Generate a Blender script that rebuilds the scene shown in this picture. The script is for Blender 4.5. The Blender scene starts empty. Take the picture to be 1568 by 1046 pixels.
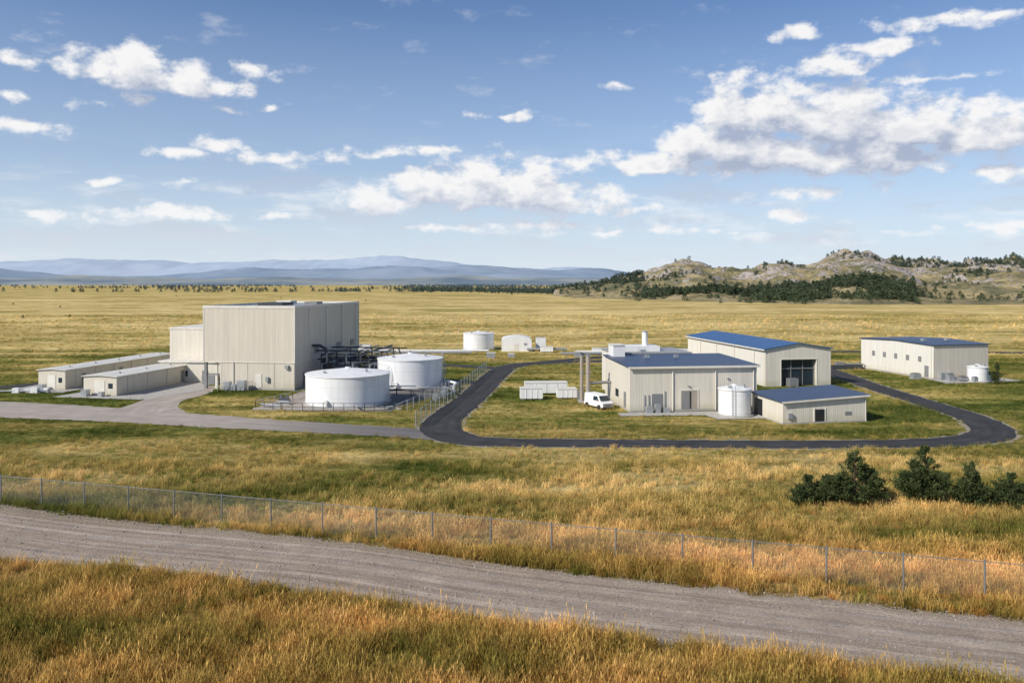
import bpy, bmesh, math, random
import numpy as np
from mathutils import Vector, Matrix, noise as mnoise
random.seed(7); rng=np.random.default_rng(7)
scene=bpy.context.scene
scene.view_settings.view_transform='Standard'
scene.view_settings.look='None'
scene.view_settings.exposure=0
R=math.radians
EYE=18.0
# ------------------------------------------------------------------ node helpers
class NT:
    def __init__(s,nt): s.nt=nt
    def n(s,t,**k):
        nd=s.nt.nodes.new(t)
        for a,b in k.items(): setattr(nd,a,b)
        return nd
    def set(s,sock,v):
        if hasattr(v,'is_linked') or isinstance(v,bpy.types.NodeSocket): s.nt.links.new(v,sock)
        else: sock.default_value=v
    def m(s,op,a,b=None,c=None,clamp=False):
        nd=s.n('ShaderNodeMath',operation=op,use_clamp=clamp)
        s.set(nd.inputs[0],a)
        if b is not None: s.set(nd.inputs[1],b)
        if c is not None: s.set(nd.inputs[2],c)
        return nd.outputs[0]
    def v(s,op,a,b=None,c=None):
        nd=s.n('ShaderNodeVectorMath',operation=op)
        s.set(nd.inputs[0],a)
        if b is not None: s.set(nd.inputs[1],b)
        if c is not None: s.set(nd.inputs[2],c)
        return nd.outputs[1] if op=='LENGTH' else nd.outputs[0]
    def noise(s,vec,scale,detail=4,rough=0.55,col=False):
        nd=s.n('ShaderNodeTexNoise'); s.set(nd.inputs['Vector'],vec)
        nd.inputs['Scale'].default_value=scale; nd.inputs['Detail'].default_value=detail
        nd.inputs['Roughness'].default_value=rough
        return nd.outputs['Color' if col else 'Fac']
    def ramp(s,f,stops):
        nd=s.n('ShaderNodeValToRGB'); s.set(nd.inputs[0],f)
        cr=nd.color_ramp
        while len(cr.elements)<len(stops): cr.elements.new(0.5)
        for e,(p,c) in zip(cr.elements,stops):
            e.position=p
            e.color=(c,c,c,1) if not hasattr(c,'__len__') else (*c,1)
        return nd.outputs[0]
    def mix(s,f,a,b,mode='MIX'):
        nd=s.n('ShaderNodeMix',data_type='RGBA',blend_type=mode)
        s.set(nd.inputs[0],f)
        for i,x in ((6,a),(7,b)):
            if isinstance(x,tuple): x=(*x[:3],1)
            s.set(nd.inputs[i],x)
        return nd.outputs[2]
    def mr(s,f,a,b,c,d,smooth=False):
        nd=s.n('ShaderNodeMapRange'); nd.interpolation_type='SMOOTHSTEP' if smooth else 'LINEAR'
        for i,x in enumerate((f,a,b,c,d)): s.set(nd.inputs[i],x)
        return nd.outputs[0]
    def sep(s,v):
        nd=s.n('ShaderNodeSeparateXYZ'); s.set(nd.inputs[0],v); return nd.outputs
    def comb(s,x,y,z=0.0):
        nd=s.n('ShaderNodeCombineXYZ')
        s.set(nd.inputs[0],x); s.set(nd.inputs[1],y); s.set(nd.inputs[2],z); return nd.outputs[0]
    def bump(s,h,strength=0.5,dist=0.1):
        nd=s.n('ShaderNodeBump'); s.set(nd.inputs['Height'],h)
        nd.inputs['Strength'].default_value=strength; nd.inputs['Distance'].default_value=dist
        return nd.outputs[0]
def newmat(name):
    m=bpy.data.materials.new(name); m.use_nodes=True
    nt=m.node_tree; t=NT(nt)
    return m,t,nt.nodes['Principled BSDF']
def geo_pos(t): return t.n('ShaderNodeNewGeometry').outputs['Position']
def uvout(t): return t.n('ShaderNodeTexCoord').outputs['UV']

# ------------------------------------------------------------------ materials
def siding(name,col,rib=0.45,var=0.03,dirt=0.22,rough=0.45):
    m,t,b=newmat(name)
    u,v,_=t.sep(uvout(t))
    pan=t.m('FLOOR',t.m('DIVIDE',u,0.9))
    wn=t.n('ShaderNodeTexWhiteNoise',noise_dimensions='1D'); t.set(wn.inputs['W'],pan)
    pv=t.m('MULTIPLY_ADD',wn.outputs['Value'],var*2,1-var)
    st=t.noise(t.comb(t.m('MULTIPLY',u,1.7),t.m('MULTIPLY',v,0.16)),1.0,5,0.6)
    sv=t.mr(st,0.3,0.7,0.91,1.04)
    jf=t.m('FRACT',t.m('DIVIDE',u,0.9)); j=t.m('LESS_THAN',jf,0.09)
    jv=t.m('MULTIPLY_ADD',j,-0.10,1.0)
    d=t.mr(t.m('ADD',v,t.m('MULTIPLY',t.noise(t.comb(u,v),0.6,4),1.4)),0.6,2.0,1-dirt,1.0)
    f=t.m('MULTIPLY',t.m('MULTIPLY',pv,sv),t.m('MULTIPLY',jv,d))
    c=t.mix(1.0,(*col,),t.comb(f,f,t.m('MULTIPLY',f,t.mr(d,1-dirt,1,0.9,1.0))),'MULTIPLY')
    t.set(b.inputs['Base Color'],c); b.inputs['Roughness'].default_value=rough
    w=t.m('SINE',t.m('MULTIPLY',u,2*math.pi/rib))
    w=t.m('SMOOTH_MAX',w,0.0,0.3)
    t.set(b.inputs['Normal'],t.bump(w,0.35,0.03))
    return m
def roofmat(name,col,rib=0.6,rough=0.4):
    m,t,b=newmat(name)
    u,v,_=t.sep(uvout(t))
    st=t.noise(t.comb(t.m('MULTIPLY',u,1.2),t.m('MULTIPLY',v,0.3)),1.0,5,0.6)
    jf=t.m('FRACT',t.m('DIVIDE',u,rib)); j=t.m('LESS_THAN',jf,0.14)
    f=t.m('MULTIPLY',t.mr(st,0.25,0.75,0.75,1.25),t.m('MULTIPLY_ADD',j,-0.25,1.0))
    t.set(b.inputs['Base Color'],t.mix(1.0,col,t.comb(f,f,f),'MULTIPLY'))
    b.inputs['Roughness'].default_value=rough
    t.set(b.inputs['Normal'],t.bump(j,0.5,0.04))
    return m
def paint(name,col,rough=0.5,var=0.12,scale=0.8,metal=0.0,streak=True):
    m,t,b=newmat(name)
    p=geo_pos(t)
    q=t.v('MULTIPLY',p,(1.0,1.0,0.22 if streak else 1.0))
    n=t.noise(q,scale,6,0.6)
    f=t.mr(n,0.3,0.7,1-var,1+var*0.4)
    t.set(b.inputs['Base Color'],t.mix(1.0,col,t.comb(f,f,f),'MULTIPLY'))
    b.inputs['Roughness'].default_value=rough; b.inputs['Metallic'].default_value=metal
    return m
def tankmat(name,col):
    m,t,b=newmat(name)
    x,y,z=t.sep(geo_pos(t))
    st=t.noise(t.comb(t.m('MULTIPLY',x,2.0),t.m('MULTIPLY',y,2.0),t.m('MULTIPLY',z,0.15)),1.0,6,0.65)
    course=t.m('LESS_THAN',t.m('FRACT',t.m('DIVIDE',z,1.45)),0.05)
    bl=t.noise(geo_pos(t),0.35,3)
    f=t.m('MULTIPLY',t.mr(st,0.35,0.75,1.0,0.84),t.m('MULTIPLY_ADD',course,-0.12,1.0))
    f=t.m('MULTIPLY',f,t.mr(bl,0.3,0.7,0.94,1.03))
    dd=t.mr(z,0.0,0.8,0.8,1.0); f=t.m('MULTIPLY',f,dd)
    t.set(b.inputs['Base Color'],t.mix(1.0,col,t.comb(f,f,f),'MULTIPLY'))
    b.inputs['Roughness'].default_value=0.45
    t.set(b.inputs['Normal'],t.bump(t.m('MULTIPLY_ADD',course,-1.0,1.0),0.4,0.03))
    return m
M={}
M['beige']=siding('siding_beige',(0.60,0.55,0.46))
M['beige2']=siding('siding_cream',(0.67,0.625,0.54),rib=0.3)
M['white_sid']=siding('siding_white',(0.71,0.68,0.62),var=0.02,dirt=0.15)
M['lowsid']=siding('siding_low',(0.62,0.57,0.48),var=0.015,dirt=0.2)
M['blue_roof']=roofmat('roof_blue',(0.03,0.10,0.25))
M['slate_roof']=roofmat('roof_slate',(0.035,0.06,0.12))
M['light_roof']=roofmat('roof_light',(0.66,0.63,0.56))
M['grey_roof']=roofmat('roof_grey',(0.30,0.30,0.29))
M['trim']=paint('trim_light',(0.70,0.67,0.60))
M['trimd']=paint('trim_dark',(0.22,0.22,0.22))
M['dark']=paint('dark_opening',(0.02,0.022,0.026),rough=0.35)
M['glass']=paint('window_glass',(0.02,0.035,0.05),rough=0.12,var=0.3)
M['steel']=paint('steel_grey',(0.28,0.29,0.30),rough=0.45,metal=0.4)
M['darksteel']=paint('steel_dark',(0.045,0.05,0.058),rough=0.5)
M['galv']=paint('galvanised',(0.42,0.44,0.46),rough=0.4,metal=0.5)
M['tank']=tankmat('tank_white',(0.80,0.81,0.82))
M['white']=paint('white_paint',(0.78,0.78,0.77))
M['brownstack']=paint('stack_tan',(0.36,0.31,0.26))
M['conc']=paint('concrete',(0.40,0.38,0.35),rough=0.85,scale=1.5,streak=False,var=0.2)
M['stone']=paint('gravel_stone',(0.34,0.30,0.26),rough=0.9,scale=6,streak=False,var=0.5)
M['tire']=paint('tyre_rubber',(0.02,0.02,0.02),rough=0.8)
M['wire']=paint('wire_galvanised',(0.19,0.20,0.21),rough=0.5,metal=0.2)

def tint_group():
    g=bpy.data.node_groups.new('grass_tint','ShaderNodeTree')
    g.interface.new_socket('Vector',in_out='INPUT',socket_type='NodeSocketVector')
    g.interface.new_socket('Color',in_out='OUTPUT',socket_type='NodeSocketColor')
    g.interface.new_socket('Val',in_out='OUTPUT',socket_type='NodeSocketFloat')
    t=NT(g); gi=t.n('NodeGroupInput'); go=t.n('NodeGroupOutput')
    p=t.v('MULTIPLY',gi.outputs[0],(1.0,1.0,0.0))
    a=t.noise(t.v('MULTIPLY',p,(0.6,1.3,1)),0.013,5,0.62)
    b=t.noise(t.v('MULTIPLY',p,(0.5,1.5,1)),0.075,5,0.62)
    c=t.noise(p,0.7,3,0.6)
    s=t.m('ADD',t.m('ADD',t.m('MULTIPLY',a,0.40),t.m('MULTIPLY',b,0.42)),t.m('MULTIPLY',c,0.18))
    yy=t.sep(p)[1]
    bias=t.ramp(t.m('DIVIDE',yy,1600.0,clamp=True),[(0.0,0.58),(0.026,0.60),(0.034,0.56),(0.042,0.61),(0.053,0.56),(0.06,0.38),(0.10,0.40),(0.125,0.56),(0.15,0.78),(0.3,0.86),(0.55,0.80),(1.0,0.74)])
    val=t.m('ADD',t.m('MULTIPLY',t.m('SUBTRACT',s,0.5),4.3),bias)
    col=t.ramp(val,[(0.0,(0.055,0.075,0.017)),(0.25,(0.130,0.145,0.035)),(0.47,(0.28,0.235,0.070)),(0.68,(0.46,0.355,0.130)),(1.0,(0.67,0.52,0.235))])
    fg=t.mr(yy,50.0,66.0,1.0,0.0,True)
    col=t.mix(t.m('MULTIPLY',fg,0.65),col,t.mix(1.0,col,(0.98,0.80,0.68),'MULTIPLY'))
    t.set(go.inputs[0],col); t.set(go.inputs[1],val)
    return g
TG=tint_group()
def tint(t,vec):
    nd=t.n('ShaderNodeGroup'); nd.node_tree=TG; t.set(nd.inputs[0],vec); return nd.outputs

m,t,b=newmat('ground_grassland'); M['ground']=m
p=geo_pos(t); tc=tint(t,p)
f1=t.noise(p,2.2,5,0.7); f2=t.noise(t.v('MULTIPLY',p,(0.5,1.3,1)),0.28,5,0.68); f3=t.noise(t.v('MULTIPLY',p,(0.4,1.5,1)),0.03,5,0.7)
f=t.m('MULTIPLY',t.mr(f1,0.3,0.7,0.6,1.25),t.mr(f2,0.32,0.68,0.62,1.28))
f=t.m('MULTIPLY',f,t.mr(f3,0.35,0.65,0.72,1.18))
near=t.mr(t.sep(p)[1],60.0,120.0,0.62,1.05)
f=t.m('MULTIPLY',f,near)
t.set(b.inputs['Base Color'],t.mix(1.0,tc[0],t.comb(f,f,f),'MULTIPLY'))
b.inputs['Roughness'].default_value=1.0; b.inputs['Specular IOR Level'].default_value=0.0
t.set(b.inputs['Normal'],t.bump(t.m('ADD',f1,t.m('MULTIPLY',f2,2.0)),0.5,0.3))

def grassmat(name,mult,transl=0.35):
    m=bpy.data.materials.new(name); m.use_nodes=True; nt=m.node_tree; nt.nodes.clear(); t=NT(nt)
    oi=t.n('ShaderNodeObjectInfo')
    c=tint(t,oi.outputs['Location'])[0]
    r=t.mr(oi.outputs['Random'],0,1,0.65,1.4)
    c=t.mix(1.0,c,t.comb(r,r,r),'MULTIPLY'); c=t.mix(1.0,c,mult,'MULTIPLY')
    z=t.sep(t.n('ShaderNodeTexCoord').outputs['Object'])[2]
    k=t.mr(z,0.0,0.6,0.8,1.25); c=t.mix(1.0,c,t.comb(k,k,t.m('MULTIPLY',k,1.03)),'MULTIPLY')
    d=t.n('ShaderNodeBsdfDiffuse'); tr=t.n('ShaderNodeBsdfTranslucent')
    t.set(d.inputs[0],c); t.set(tr.inputs[0],c)
    mx=t.n('ShaderNodeMixShader'); mx.inputs[0].default_value=transl
    nt.links.new(d.outputs[0],mx.inputs[1]); nt.links.new(tr.outputs[0],mx.inputs[2])
    o=t.n('ShaderNodeOutputMaterial'); nt.links.new(mx.outputs[0],o.inputs[0])
    return m
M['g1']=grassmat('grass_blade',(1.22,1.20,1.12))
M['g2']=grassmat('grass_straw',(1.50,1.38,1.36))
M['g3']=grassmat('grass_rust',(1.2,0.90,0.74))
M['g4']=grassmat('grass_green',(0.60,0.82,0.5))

def foliage(name,c1,c2,haze=False):
    m,t,b=newmat(name)
    p=geo_pos(t); n=t.noise(p,1.6 if not haze else 0.15,4,0.6)
    c=t.mix(t.mr(n,0.35,0.65,0,1),c1,c2)
    if haze:
        oi=t.n('ShaderNodeObjectInfo'); r=t.mr(oi.outputs['Random'],0,1,0.7,1.35)
        c=t.mix(1.0,c,t.comb(r,r,r),'MULTIPLY')
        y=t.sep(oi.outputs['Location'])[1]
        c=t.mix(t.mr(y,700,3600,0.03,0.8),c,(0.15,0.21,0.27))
    t.set(b.inputs['Base Color'],c); b.inputs['Roughness'].default_value=0.85
    b.inputs['Specular IOR Level'].default_value=0.15
    return m
M['juniper']=foliage('juniper_foliage',(0.032,0.050,0.018),(0.085,0.105,0.038))
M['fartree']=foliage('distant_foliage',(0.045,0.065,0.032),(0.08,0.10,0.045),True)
M['bark']=paint('bark',(0.10,0.07,0.045),rough=0.9)

m,t,b=newmat('gravel_road'); M['gravel']=m
u,v,_=t.sep(uvout(t)); p=geo_pos(t)
wob=t.noise(t.comb(0.0,t.m('MULTIPLY',v,0.03)),1.0,3)
uw=t.m('ADD',u,t.m('MULTIPLY',wob,1.6))
st=t.noise(t.comb(t.m('MULTIPLY',uw,1.1),t.m('MULTIPLY',v,0.03)),1.0,6,0.70)
st2=t.noise(t.comb(t.m('MULTIPLY',uw,4.0),t.m('MULTIPLY',v,0.12)),1.0,5,0.7)
g1=t.noise(p,7.0,6,0.8); g2=t.noise(p,0.5,5,0.65)
# two pairs of wheel ruts
def rut(c0,w0): return t.mr(t.m('ABSOLUTE',t.m('SUBTRACT',uw,c0)),0.0,w0,1.0,0.0,True)
ru=t.m('MAXIMUM',t.m('MAXIMUM',rut(-1.3,0.55),rut(0.6,0.55)),t.m('MAXIMUM',rut(2.1,0.5),rut(3.6,0.45)))
rb=t.m('MULTIPLY',ru,t.mr(g2,0.35,0.6,0.35,1.0))
k=t.m('MULTIPLY',t.mr(st,0.32,0.68,0.80,1.13),t.m('MULTIPLY',t.mr(g1,0.32,0.68,0.62,1.36),t.mr(g2,0.3,0.7,0.84,1.1)))
k=t.m('MULTIPLY',k,t.mr(st2,0.3,0.7,0.86,1.12)); k=t.m('MULTIPLY',k,t.m('MULTIPLY_ADD',rb,0.14,0.94))
edge=t.mr(t.m('ADD',t.m('ABSOLUTE',u),t.m('MULTIPLY',g2,1.6)),3.9,5.0,0,0.55,True)
c=t.mix(t.mr(st,0.4,0.6,0,1),(0.375,0.295,0.23),(0.42,0.35,0.29)); c=t.mix(edge,c,(0.26,0.21,0.13))
t.set(b.inputs['Base Color'],t.mix(1.0,c,t.comb(k,k,k),'MULTIPLY'))
b.inputs['Roughness'].default_value=0.95; b.inputs['Specular IOR Level'].default_value=0.15
t.set(b.inputs['Normal'],t.bump(t.m('ADD',t.m('MULTIPLY',g1,0.8),t.m('SUBTRACT',st,t.m('MULTIPLY',ru,0.5))),0.9,0.12))

m,t,b=newmat('asphalt'); M['asphalt']=m
u,v,_=t.sep(uvout(t)); p=geo_pos(t)
st=t.noise(t.comb(t.m('MULTIPLY',u,1.2),t.m('MULTIPLY',v,0.06)),1.0,5,0.6)
g2=t.noise(p,0.3,6,0.65); k=t.m('MULTIPLY',t.mr(st,0.3,0.7,0.7,1.3),t.mr(g2,0.3,0.7,0.7,1.35))
t.set(b.inputs['Base Color'],t.mix(1.0,(0.042,0.042,0.044),t.comb(k,k,k),'MULTIPLY'))
b.inputs['Roughness'].default_value=0.92; b.inputs['Specular IOR Level'].default_value=0.25

m,t,b=newmat('access_road_surface'); M['access']=m
u,v,_=t.sep(uvout(t)); p=geo_pos(t); x=t.sep(p)[0]
st=t.noise(t.comb(t.m('MULTIPLY',u,1.1),t.m('MULTIPLY',v,0.05)),1.0,5,0.6)
g2=t.noise(p,0.3,6,0.65); k=t.m('MULTIPLY',t.mr(st,0.3,0.7,0.8,1.15),t.mr(g2,0.3,0.7,0.82,1.15))
blend=t.mr(t.m('ADD',x,t.m('MULTIPLY',t.m('SUBTRACT',g2,0.5),14)),-40,-12,0,1,True)
base=t.mix(blend,(0.36,0.31,0.265),(0.14,0.13,0.125))
t.set(b.inputs['Base Color'],t.mix(1.0,base,t.comb(k,k,k),'MULTIPLY')); b.inputs['Roughness'].default_value=0.9
m,t,b=newmat('shoulder_gravel'); M['shoulder']=m
p=geo_pos(t); g1=t.noise(p,3.0,6,0.75)
t.set(b.inputs['Base Color'],t.ramp(g1,[(0.3,(0.13,0.12,0.07)),(0.5,(0.27,0.235,0.17)),(0.7,(0.36,0.32,0.26))])); b.inputs['Roughness'].default_value=1.0

m,t,b=newmat('hill_ground'); M['hill']=m
geo=t.n('ShaderNodeNewGeometry'); p=geo.outputs['Position']
nz=t.sep(geo.outputs['Normal'])[2]
a=t.noise(p,0.022,7,0.68); r=t.noise(p,0.045,8,0.72); r2=t.noise(p,0.22,5,0.7)
gc=t.ramp(a,[(0.34,(0.10,0.11,0.042)),(0.45,(0.22,0.19,0.08)),(0.54,(0.42,0.33,0.15)),(0.66,(0.54,0.43,0.22))])
rk=t.mix(t.mr(r2,0.40,0.56,0,1),(0.17,0.155,0.145),(0.58,0.50,0.43))
z=t.sep(p)[2]
rf=t.m('ADD',r,t.m('ADD',t.mr(nz,0.80,0.98,0.12,-0.04),t.mr(z,10,50,-0.06,0.05)))
c=t.mix(t.mr(rf,0.50,0.54,0,1),gc,rk)
sh=t.mr(r2,0.57,0.62,0,0.85); c=t.mix(t.m('MULTIPLY',sh,t.mr(rf,0.5,0.56,1,0.35)),c,(0.055,0.07,0.035))
t.set(b.inputs['Base Color'],t.mix(0.08,c,(0.40,0.44,0.52))); b.inputs['Roughness'].default_value=1  # slight blue-grey mix paints distance haze into the hill colour
b.inputs['Specular IOR Level'].default_value=0.05
t.set(b.inputs['Normal'],t.bump(t.m('ADD',r,t.m('MULTIPLY',r2,0.6)),0.9,8.0))

def mountmat(name,c1,c2):  # aerial haze is put into the bluish base colours of the ridges
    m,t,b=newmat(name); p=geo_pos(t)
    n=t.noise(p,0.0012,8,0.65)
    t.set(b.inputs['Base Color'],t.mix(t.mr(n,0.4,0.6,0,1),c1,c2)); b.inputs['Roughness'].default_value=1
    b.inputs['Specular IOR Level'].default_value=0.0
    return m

# ------------------------------------------------------------------ mesh helpers
def link(o): scene.collection.objects.link(o); return o
def mesh_obj(name,verts,faces,mat,uvs=None,smooth=None,linkit=True):
    me=bpy.data.meshes.new(name); me.from_pydata([tuple(v) for v in verts],[],faces); 
    if uvs is not None:
        l=me.uv_layers.new(name='UVMap'); l.data.foreach_set('uv',np.array(uvs,dtype=np.float32).ravel())
    me.materials.append(mat)
    if smooth is not None:
        me.polygons.foreach_set('use_smooth',[True]*len(me.polygons))
        if smooth<179: me.set_sharp_from_angle(angle=R(smooth))
    me.update()
    o=bpy.data.objects.new(name,me)
    if linkit: link(o)
    return o
FOOT=[]
class Asm:
    """one named real-world object: an Empty with part meshes as children, local metric frame"""
    def __init__(s,name,x,y,th=0.0,foot=None):
        s.name=name; s.x=x; s.y=y; a=R(th); s.c=math.cos(a); s.s=math.sin(a); s.th=a; s.parts={}
        if foot:
            x0,x1,y0,y1=foot
            FOOT.append([s.w(x0,y0),s.w(x1,y0),s.w(x1,y1),s.w(x0,y1)])
    def w(s,x,y): return (s.x+x*s.c-y*s.s, s.y+x*s.s+y*s.c)
    def add(s,part,mat,V,F):
        d=s.parts.setdefault((part,mat),([],[]))
        n=len(d[0]); d[0].extend(V); d[1].extend([tuple(i+n for i in f) for f in F])
    def hexa(s,part,mat,c):
        V=[(x,y,a) for x,y,a,b in c]+[(x,y,b) for x,y,a,b in c]; k=len(c)
        F=[tuple(range(k-1,-1,-1)),tuple(range(k,2*k))]+[(i,(i+1)%k,k+(i+1)%k,k+i) for i in range(k)]
        s.add(part,mat,V,F)
    def box(s,part,mat,x0,x1,y0,y1,z0,z1):
        s.hexa(part,mat,[(x0,y0,z0,z1),(x1,y0,z0,z1),(x1,y1,z0,z1),(x0,y1,z0,z1)])
    def gable(s,part,mat,x0,x1,y0,y1,z0,ze,zr):
        xm=(x0+x1)/2
        V=[]; 
        for y in (y0,y1): V+=[(x0,y,z0),(x1,y,z0),(x1,y,ze),(xm,y,zr),(x0,y,ze)]
        F=[(0,1,2,3,4),(9,8,7,6,5),(0,5,6,1),(1,6,7,2),(2,7,8,3),(3,8,9,4),(4,9,5,0)]
        s.add(part,mat,V,F)
    def cyl(s,part,mat,x,y,z0,z1,r,r2=None,seg=48,cap=True):
        r2=r if r2 is None else r2
        V=[]
        for z,rr in ((z0,r),(z1,r2)):
            for i in range(seg): V.append((x+rr*math.cos(2*math.pi*i/seg),y+rr*math.sin(2*math.pi*i/seg),z))
        F=[(i,(i+1)%seg,seg+(i+1)%seg,seg+i) for i in range(seg)]
        if cap: F+=[tuple(range(seg-1,-1,-1)),tuple(range(seg,2*seg))]
        s.add(part,mat,V,F)
    def pipe(s,part,mat,pts,r,seg=10):
        for a,b in zip(pts[:-1],pts[1:]):
            a=Vector(a); b=Vector(b); d=(b-a).normalized(); 
            u=d.orthogonal().normalized(); w=d.cross(u)
            a=a-d*r*0.6; b=b+d*r*0.6
            V=[]
            for q in (a,b):
                for i in range(seg):
                    an=2*math.pi*i/seg; V.append(tuple(q+u*math.cos(an)*r+w*math.sin(an)*r))
            F=[(i,(i+1)%seg,seg+(i+1)%seg,seg+i) for i in range(seg)]+[tuple(range(seg-1,-1,-1)),tuple(range(seg,2*seg))]
            s.add(part,mat,V,F)
    def hcyl(s,part,mat,x0,x1,y,z,r,seg=28):
        s.pipe(part,mat,[(x0,y,z),(x1,y,z)],r,seg)
    def rail(s,part,mat,pts,h=1.1,sp=1.5,r=0.035):
        for (ax,ay),(bx,by) in zip(pts[:-1],pts[1:]):
            L=math.hypot(bx-ax,by-ay); n=max(1,int(L/sp))
            for i in range(n+1):
                x=ax+(bx-ax)*i/n; y=ay+(by-ay)*i/n; s.box(part,mat,x-r,x+r,y-r,y+r,0,h)
            for zz in (h,h*0.55): s.pipe(part,mat,[(ax,ay,zz),(bx,by,zz)],r,6)
    def finish(s):
        e=bpy.data.objects.new(s.name,None); e.empty_display_size=0.5
        e.location=(s.x,s.y,0); e.rotation_euler=(0,0,s.th); link(e)
        for (part,mat),(V,F) in s.parts.items():
            uv=[]
            for f in F:
                a,b_,c=Vector(V[f[0]]),Vector(V[f[1]]),Vector(V[f[2]])
                n=(b_-a).cross(c-a)
                if n.length>0: n.normalize()
                if abs(n.z)>0.75:
                    for i in f: uv.append((V[i][0],V[i][1]) if part!='roof_y' else (V[i][1],V[i][0]))
                else:
                    tt=Vector((-n.y,n.x,0)); 
                    if tt.length<1e-6: tt=Vector((1,0,0))
                    tt.normalize()
                    for i in f: uv.append((V[i][0]*tt.x+V[i][1]*tt.y,V[i][2]))
            o=mesh_obj(part,V,F,M[mat],uv,smooth=30)
            o.parent=e
        return e

# ------------------------------------------------------------------ ground
def axis(near,step,far):
    a=list(np.arange(0,near+step,step)); d=step
    while a[-1]<far: d*=1.35; a.append(a[-1]+d)
    return a
xs=axis(160,10,42000); xs=sorted(set([-x for x in xs]+xs))
ys=sorted(set([-y for y in axis(40,10,3000)]+axis(260,10,42000)))
V=[(x,y,0.0) for y in ys for x in xs]; nx=len(xs)
F=[(j*nx+i,j*nx+i+1,(j+1)*nx+i+1,(j+1)*nx+i) for j in range(len(ys)-1) for i in range(nx-1)]
mesh_obj('ground',V,F,M['ground'])

# ------------------------------------------------------------------ roads
def catmull(P,closed=False,step=1.5):
    P=[np.array(p,float) for p in P]; out=[]; n=len(P)
    rngi=range(n if closed else n-1)
    for i in rngi:
        p0=P[(i-1)%n] if closed or i>0 else P[0]*2-P[1]
        p1=P[i]; p2=P[(i+1)%n]
        p3=P[(i+2)%n] if closed or i+2<n else P[n-1]*2-P[n-2]
        k=max(2,int(np.linalg.norm((p2-p1)[:2])/step))
        for j in range(k):
            t=j/k
            out.append(0.5*((2*p1)+(-p0+p2)*t+(2*p0-5*p1+4*p2-p3)*t*t+(-p0+3*p1-3*p2+p3)*t**3))
    if not closed: out.append(P[-1])
    return np.array(out)
ROADS=[]
def road(name,P,mat,z,closed=False,step=1.5,rag=0.1,across=3,reg=True):
    C=catmull(P,closed,step); n=len(C); V=[];uvp=[]
    d=np.zeros((n,2))
    for i in range(n):
        a=C[(i-1)%n] if closed or i>0 else C[0]; b_=C[(i+1)%n] if closed or i<n-1 else C[-1]
        q=(b_-a)[:2]; d[i]=q/np.linalg.norm(q)
    L=0
    for i in range(n):
        if i: L+=np.linalg.norm((C[i]-C[i-1])[:2])
        w=C[i][2]/2; nrm=np.array([-d[i][1],d[i][0]])
        for k in range(across+1):
            s=-1+2*k/across; jit=0
            if k in(0,across): jit=rag*(mnoise.noise((C[i][0]*0.7,C[i][1]*0.7,k*9.1))+0.6*mnoise.noise((C[i][0]*2.7,C[i][1]*2.7,k*3.1)))
            q=C[i][:2]+nrm*(s*(w+jit))
            V.append((q[0],q[1],z)); uvp.append((s*w,L))
    F=[];uv=[]
    a1=across+1
    for i in range(n if closed else n-1):
        for k in range(across):
            f=(i*a1+k,i*a1+k+1,((i+1)%n)*a1+k+1,((i+1)%n)*a1+k)
            f=f[::-1]
            F.append(f); uv+=[uvp[q] for q in f]
    o=mesh_obj(name,V,F,M[mat],uv)
    if reg: ROADS.append((C,closed))
    return o
GR=[(-75,76.5,10.5),(-55,65.5,10.2),(-36.6,57.4,9.6),(-13.8,51.2,8.9),(1.0,45.8,8.4),(16,41.4,8.2),(27,38.2,8.2),(48,33.5,8.2)]
road('gravel_road',GR,'gravel',0.03,step=0.6,rag=0.65,across=6)
LOOP=[(-2.1,162.7,4.8),(-6.3,124,4.7),(-9.0,101,5.0),(-6.0,91.5,5.2),(0,89.3,4.4),(8.5,88.9,4.2),(30.1,88.2,4.1),(44.9,88.9,4.2),(51.4,90.4,4.6),(56.8,94.2,4.8),(60.0,101,4.6),(61.3,109.3,4.4),(61.6,122,4.2),(62.2,139,4.2),(63.7,153.6,4.2),(64,170,4.2),(57,181,4.2),(40,184,4.2),(20,181,4.4),(5,176,5),(0,170,5)]
road('asphalt_road',LOOP,'asphalt',0.055,closed=True,rag=0.3,step=0.8)
road('road_shoulder',[(x,y,w+0.9) for x,y,w in LOOP],'shoulder',0.012,closed=True,rag=0.8,step=0.6,reg=False)
road('access_road',[(-140,126,13),(-100,119,12),(-72.4,112.8,11.5),(-51.3,107.1,9),(-31.6,100.6,7),(-14.4,95.6,5.6),(-7,92.6,5.2)],'access',0.03,rag=0.5,step=0.8)
road('service_road',[(-3,166,4.5),(-14,172,4.2),(-26,176,4.2),(-48,186,4.2),(-62,196,4.2)],'asphalt',0.03,rag=0.15)
road('side_road',[(5,176.5,4),(18,188,4),(38,200,4.5),(80,206,4.5),(140,202,4.5)],'asphalt',0.03,rag=0.15)
road('yard_road',[(-120,128,4.5),(-98,131,4.5),(-86,137,4.5),(-80,150,4.5),(-74,168,5),(-60,176,5)],'asphalt',0.02,rag=0.2)
road('driveway',[(-50.5,108,12),(-52,114,8),(-53,121,6),(-52,129,6),(-53.5,137,5)],'access',0.04,rag=0.4)
def slab(name,pts,mat,z):
    V=[(x,y,z) for x,y in pts]; mesh_obj(name,V,[tuple(range(len(V)))],M[mat],[(x,y) for x,y in pts]); FOOT.append(pts)
slab('concrete_pad',[(-72,124.5),(-56,121.5),(-51.5,133.5),(-55,147),(-64,150)],'conc',0.055)
slab('concrete_pad',[(-84,130.5),(-73,129),(-70,146),(-82,146)],'conc',0.065)
slab('concrete_pad',[(27,104.2),(36,105.2),(36,111.5),(14.5,109.2),(14.5,106.6),(26,107.4)],'conc',0.06)
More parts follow.
